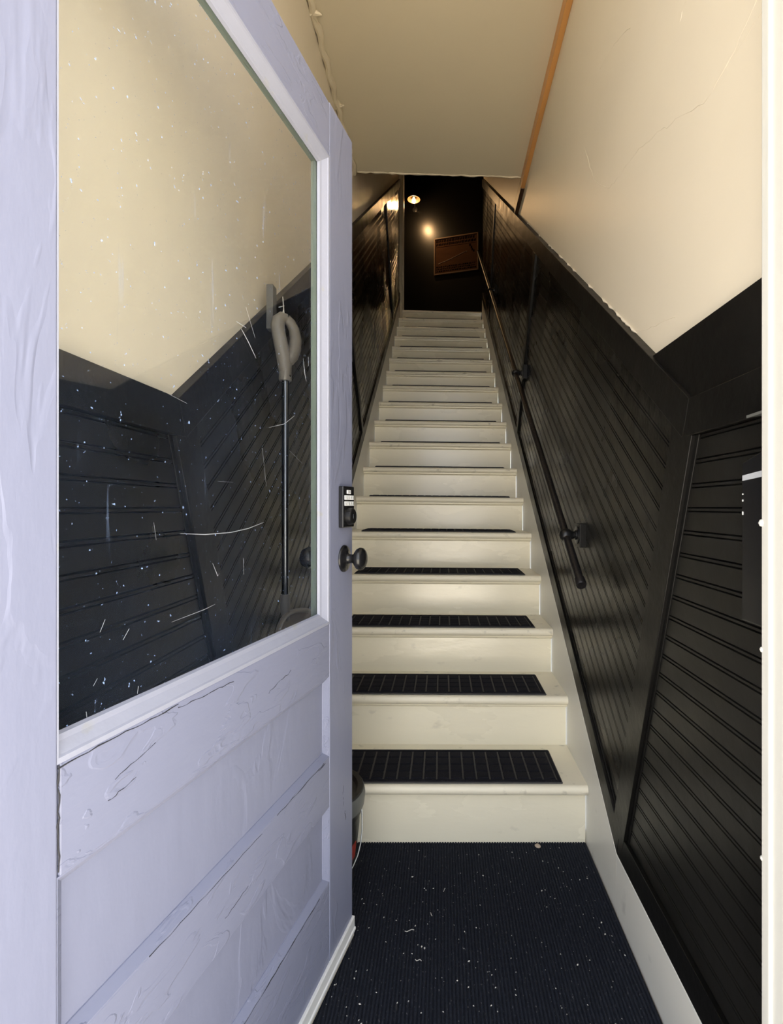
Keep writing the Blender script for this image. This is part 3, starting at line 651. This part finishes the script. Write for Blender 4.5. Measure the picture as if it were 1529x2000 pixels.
bail = obj('bail', MB().tube([Matrix.Rotation(R(32), 3, 'Z') @ Vector(p) for p in bp], 0.0022, 8), 'wire', bu, smooth=True)
gpos = [Matrix.Rotation(R(32), 3, 'Z') @ Vector(p) for p in bp[6:10]]
obj('bail_grip', MB().tube(gpos, 0.0075, 10), 'white_vinyl', bail, smooth=True)

# ------------------------------------------------------------------ sign and lamp at the top
k0 = 0.56
def sg(a, z, out): return tuple(bk(k0 - a, out, z))       # a to the right along the wall
sz = 4.425; hw, hh = 0.300, 0.243
sc = bk(k0, 0.0, sz)
sn = empty('wall_sign', sc); tag(sn, 'framed brown wooden sign with rows of dark lettering on the black wall', 'sign')
def sbox(a0, a1, z0, z1, o0, o1):
    pts = [Vector(sg(a, z + sz, o)) - sc for z in (z0, z1) for a, o in ((a0, o0), (a1, o0), (a1, o1), (a0, o1))]
    return MB().loft(pts[:4], pts[4:])
obj('board', sbox(-hw + .006, hw - .006, -hh + .006, hh - .006, 0.002, 0.016), 'sign_wood', sn)
for q in ((-hw, hw, hh - .014, hh), (-hw, hw, -hh, -hh + .014), (-hw, -hw + .014, -hh + .014, hh - .014), (hw - .014, hw, -hh + .014, hh - .014)):
    obj('frame_strip', sbox(*q, 0.001, 0.026), 'sign_frame', sn)
def marks(z0, z1, a0, a1, wmin, wmax, gap):
    mb = MB(); a = a0
    while a < a1 - wmin:
        wd = min(random.uniform(wmin, wmax), a1 - a)
        q = sbox(a, a + wd * .42, z0, z1 - random.choice([0, .006]), 0.016, 0.0172); mb.add(q.v, q.f)
        q = sbox(a + wd * .55, a + wd, z0 + random.choice([0, .005]), z1, 0.016, 0.0172); mb.add(q.v, q.f)
        a += wd + gap
    return mb
for z0, z1 in ((.182, .218), (.138, .172)): obj('lettering_row', marks(z0, z1, -.27, .27, .022, .034, .008), 'sign_ink', sn)
for z0, z1 in ((-.150, -.132), (-.178, -.162), (-.208, -.190)): obj('lettering_row', marks(z0, z1, -.27, .27, .012, .05, .010), 'sign_ink', sn)
obj('rule_line', sbox(-.27, .27, .118, .123, 0.016, 0.0172), 'sign_ink', sn)
for (a, z, b, c) in ((-.24, -.10, -.05, -.045), (-.05, -.045, .10, .01), (.10, .01, .15, .02)):
    pts = [Vector(sg(p, q + sz, 0.0165)) - sc for p, q in ((a, z), (b, c))]
    obj('drawn_line', MB().tube(pts, 0.004, 6), 'sign_frame', sn)
for a, z in ((.18, .08), (.20, .05), (.23, .0), (.21, .02)): obj('drawn_mark', sbox(a, a + .02, z, z + .03, 0.016, 0.0172), 'sign_ink', sn)

lx, ly, lz = -0.3685, 6.42, 5.051
kk = (bk0.x - lx) / math.cos(R(16))
lp_ = empty('wall_lamp', (lx, ly, lz)); tag(lp_, 'small lit wall lamp with dish shade on the black wall', 'lamp')
wall_pt = bk(kk, 0.0, 0); wy = wall_pt.y - ly
obj('wall_plate', MB().lathe([(0.035, 0.0), (0.035, 0.012), (0.012, 0.022), (0, 0.022)], (0.0, wy + 0.004, 0.06), bn, 18), 'black_metal', lp_, smooth=True)
obj('arm', MB().tube([(0, wy - 0.01, 0.06), (0, wy * .6, 0.10), (0, 0.03, 0.10), (0, 0, 0.055)], 0.007, 8), 'black_metal', lp_, smooth=True)
obj('shade', MB().lathe([(0.020, 0.062), (0.024, 0.040), (0.072, 0.014), (0.082, 0.0), (0.079, 0.0), (0.069, 0.010), (0.020, 0.034), (0.014, 0.058)], (0, 0, 0), (0, 0.0, 1), 28), 'lamp_shade', lp_, smooth=True)
obj('bulb', MB().lathe([(0.0, -0.042), (0.016, -0.038), (0.026, -0.022), (0.027, -0.008), (0.018, 0.012), (0.012, 0.032), (0, 0.032)], (0, 0, 0), (0, 0, 1), 18), 'bulb', lp_, smooth=True)
pl = bpy.data.lights.new('lamp_light', 'POINT'); pl.energy = 5.0; pl.color = (1.0, 0.60, 0.27); pl.shadow_soft_size = 0.03
po = bpy.data.objects.new('lamp_light', pl); link(po, lp_); po.location = (0, 0, -0.075)
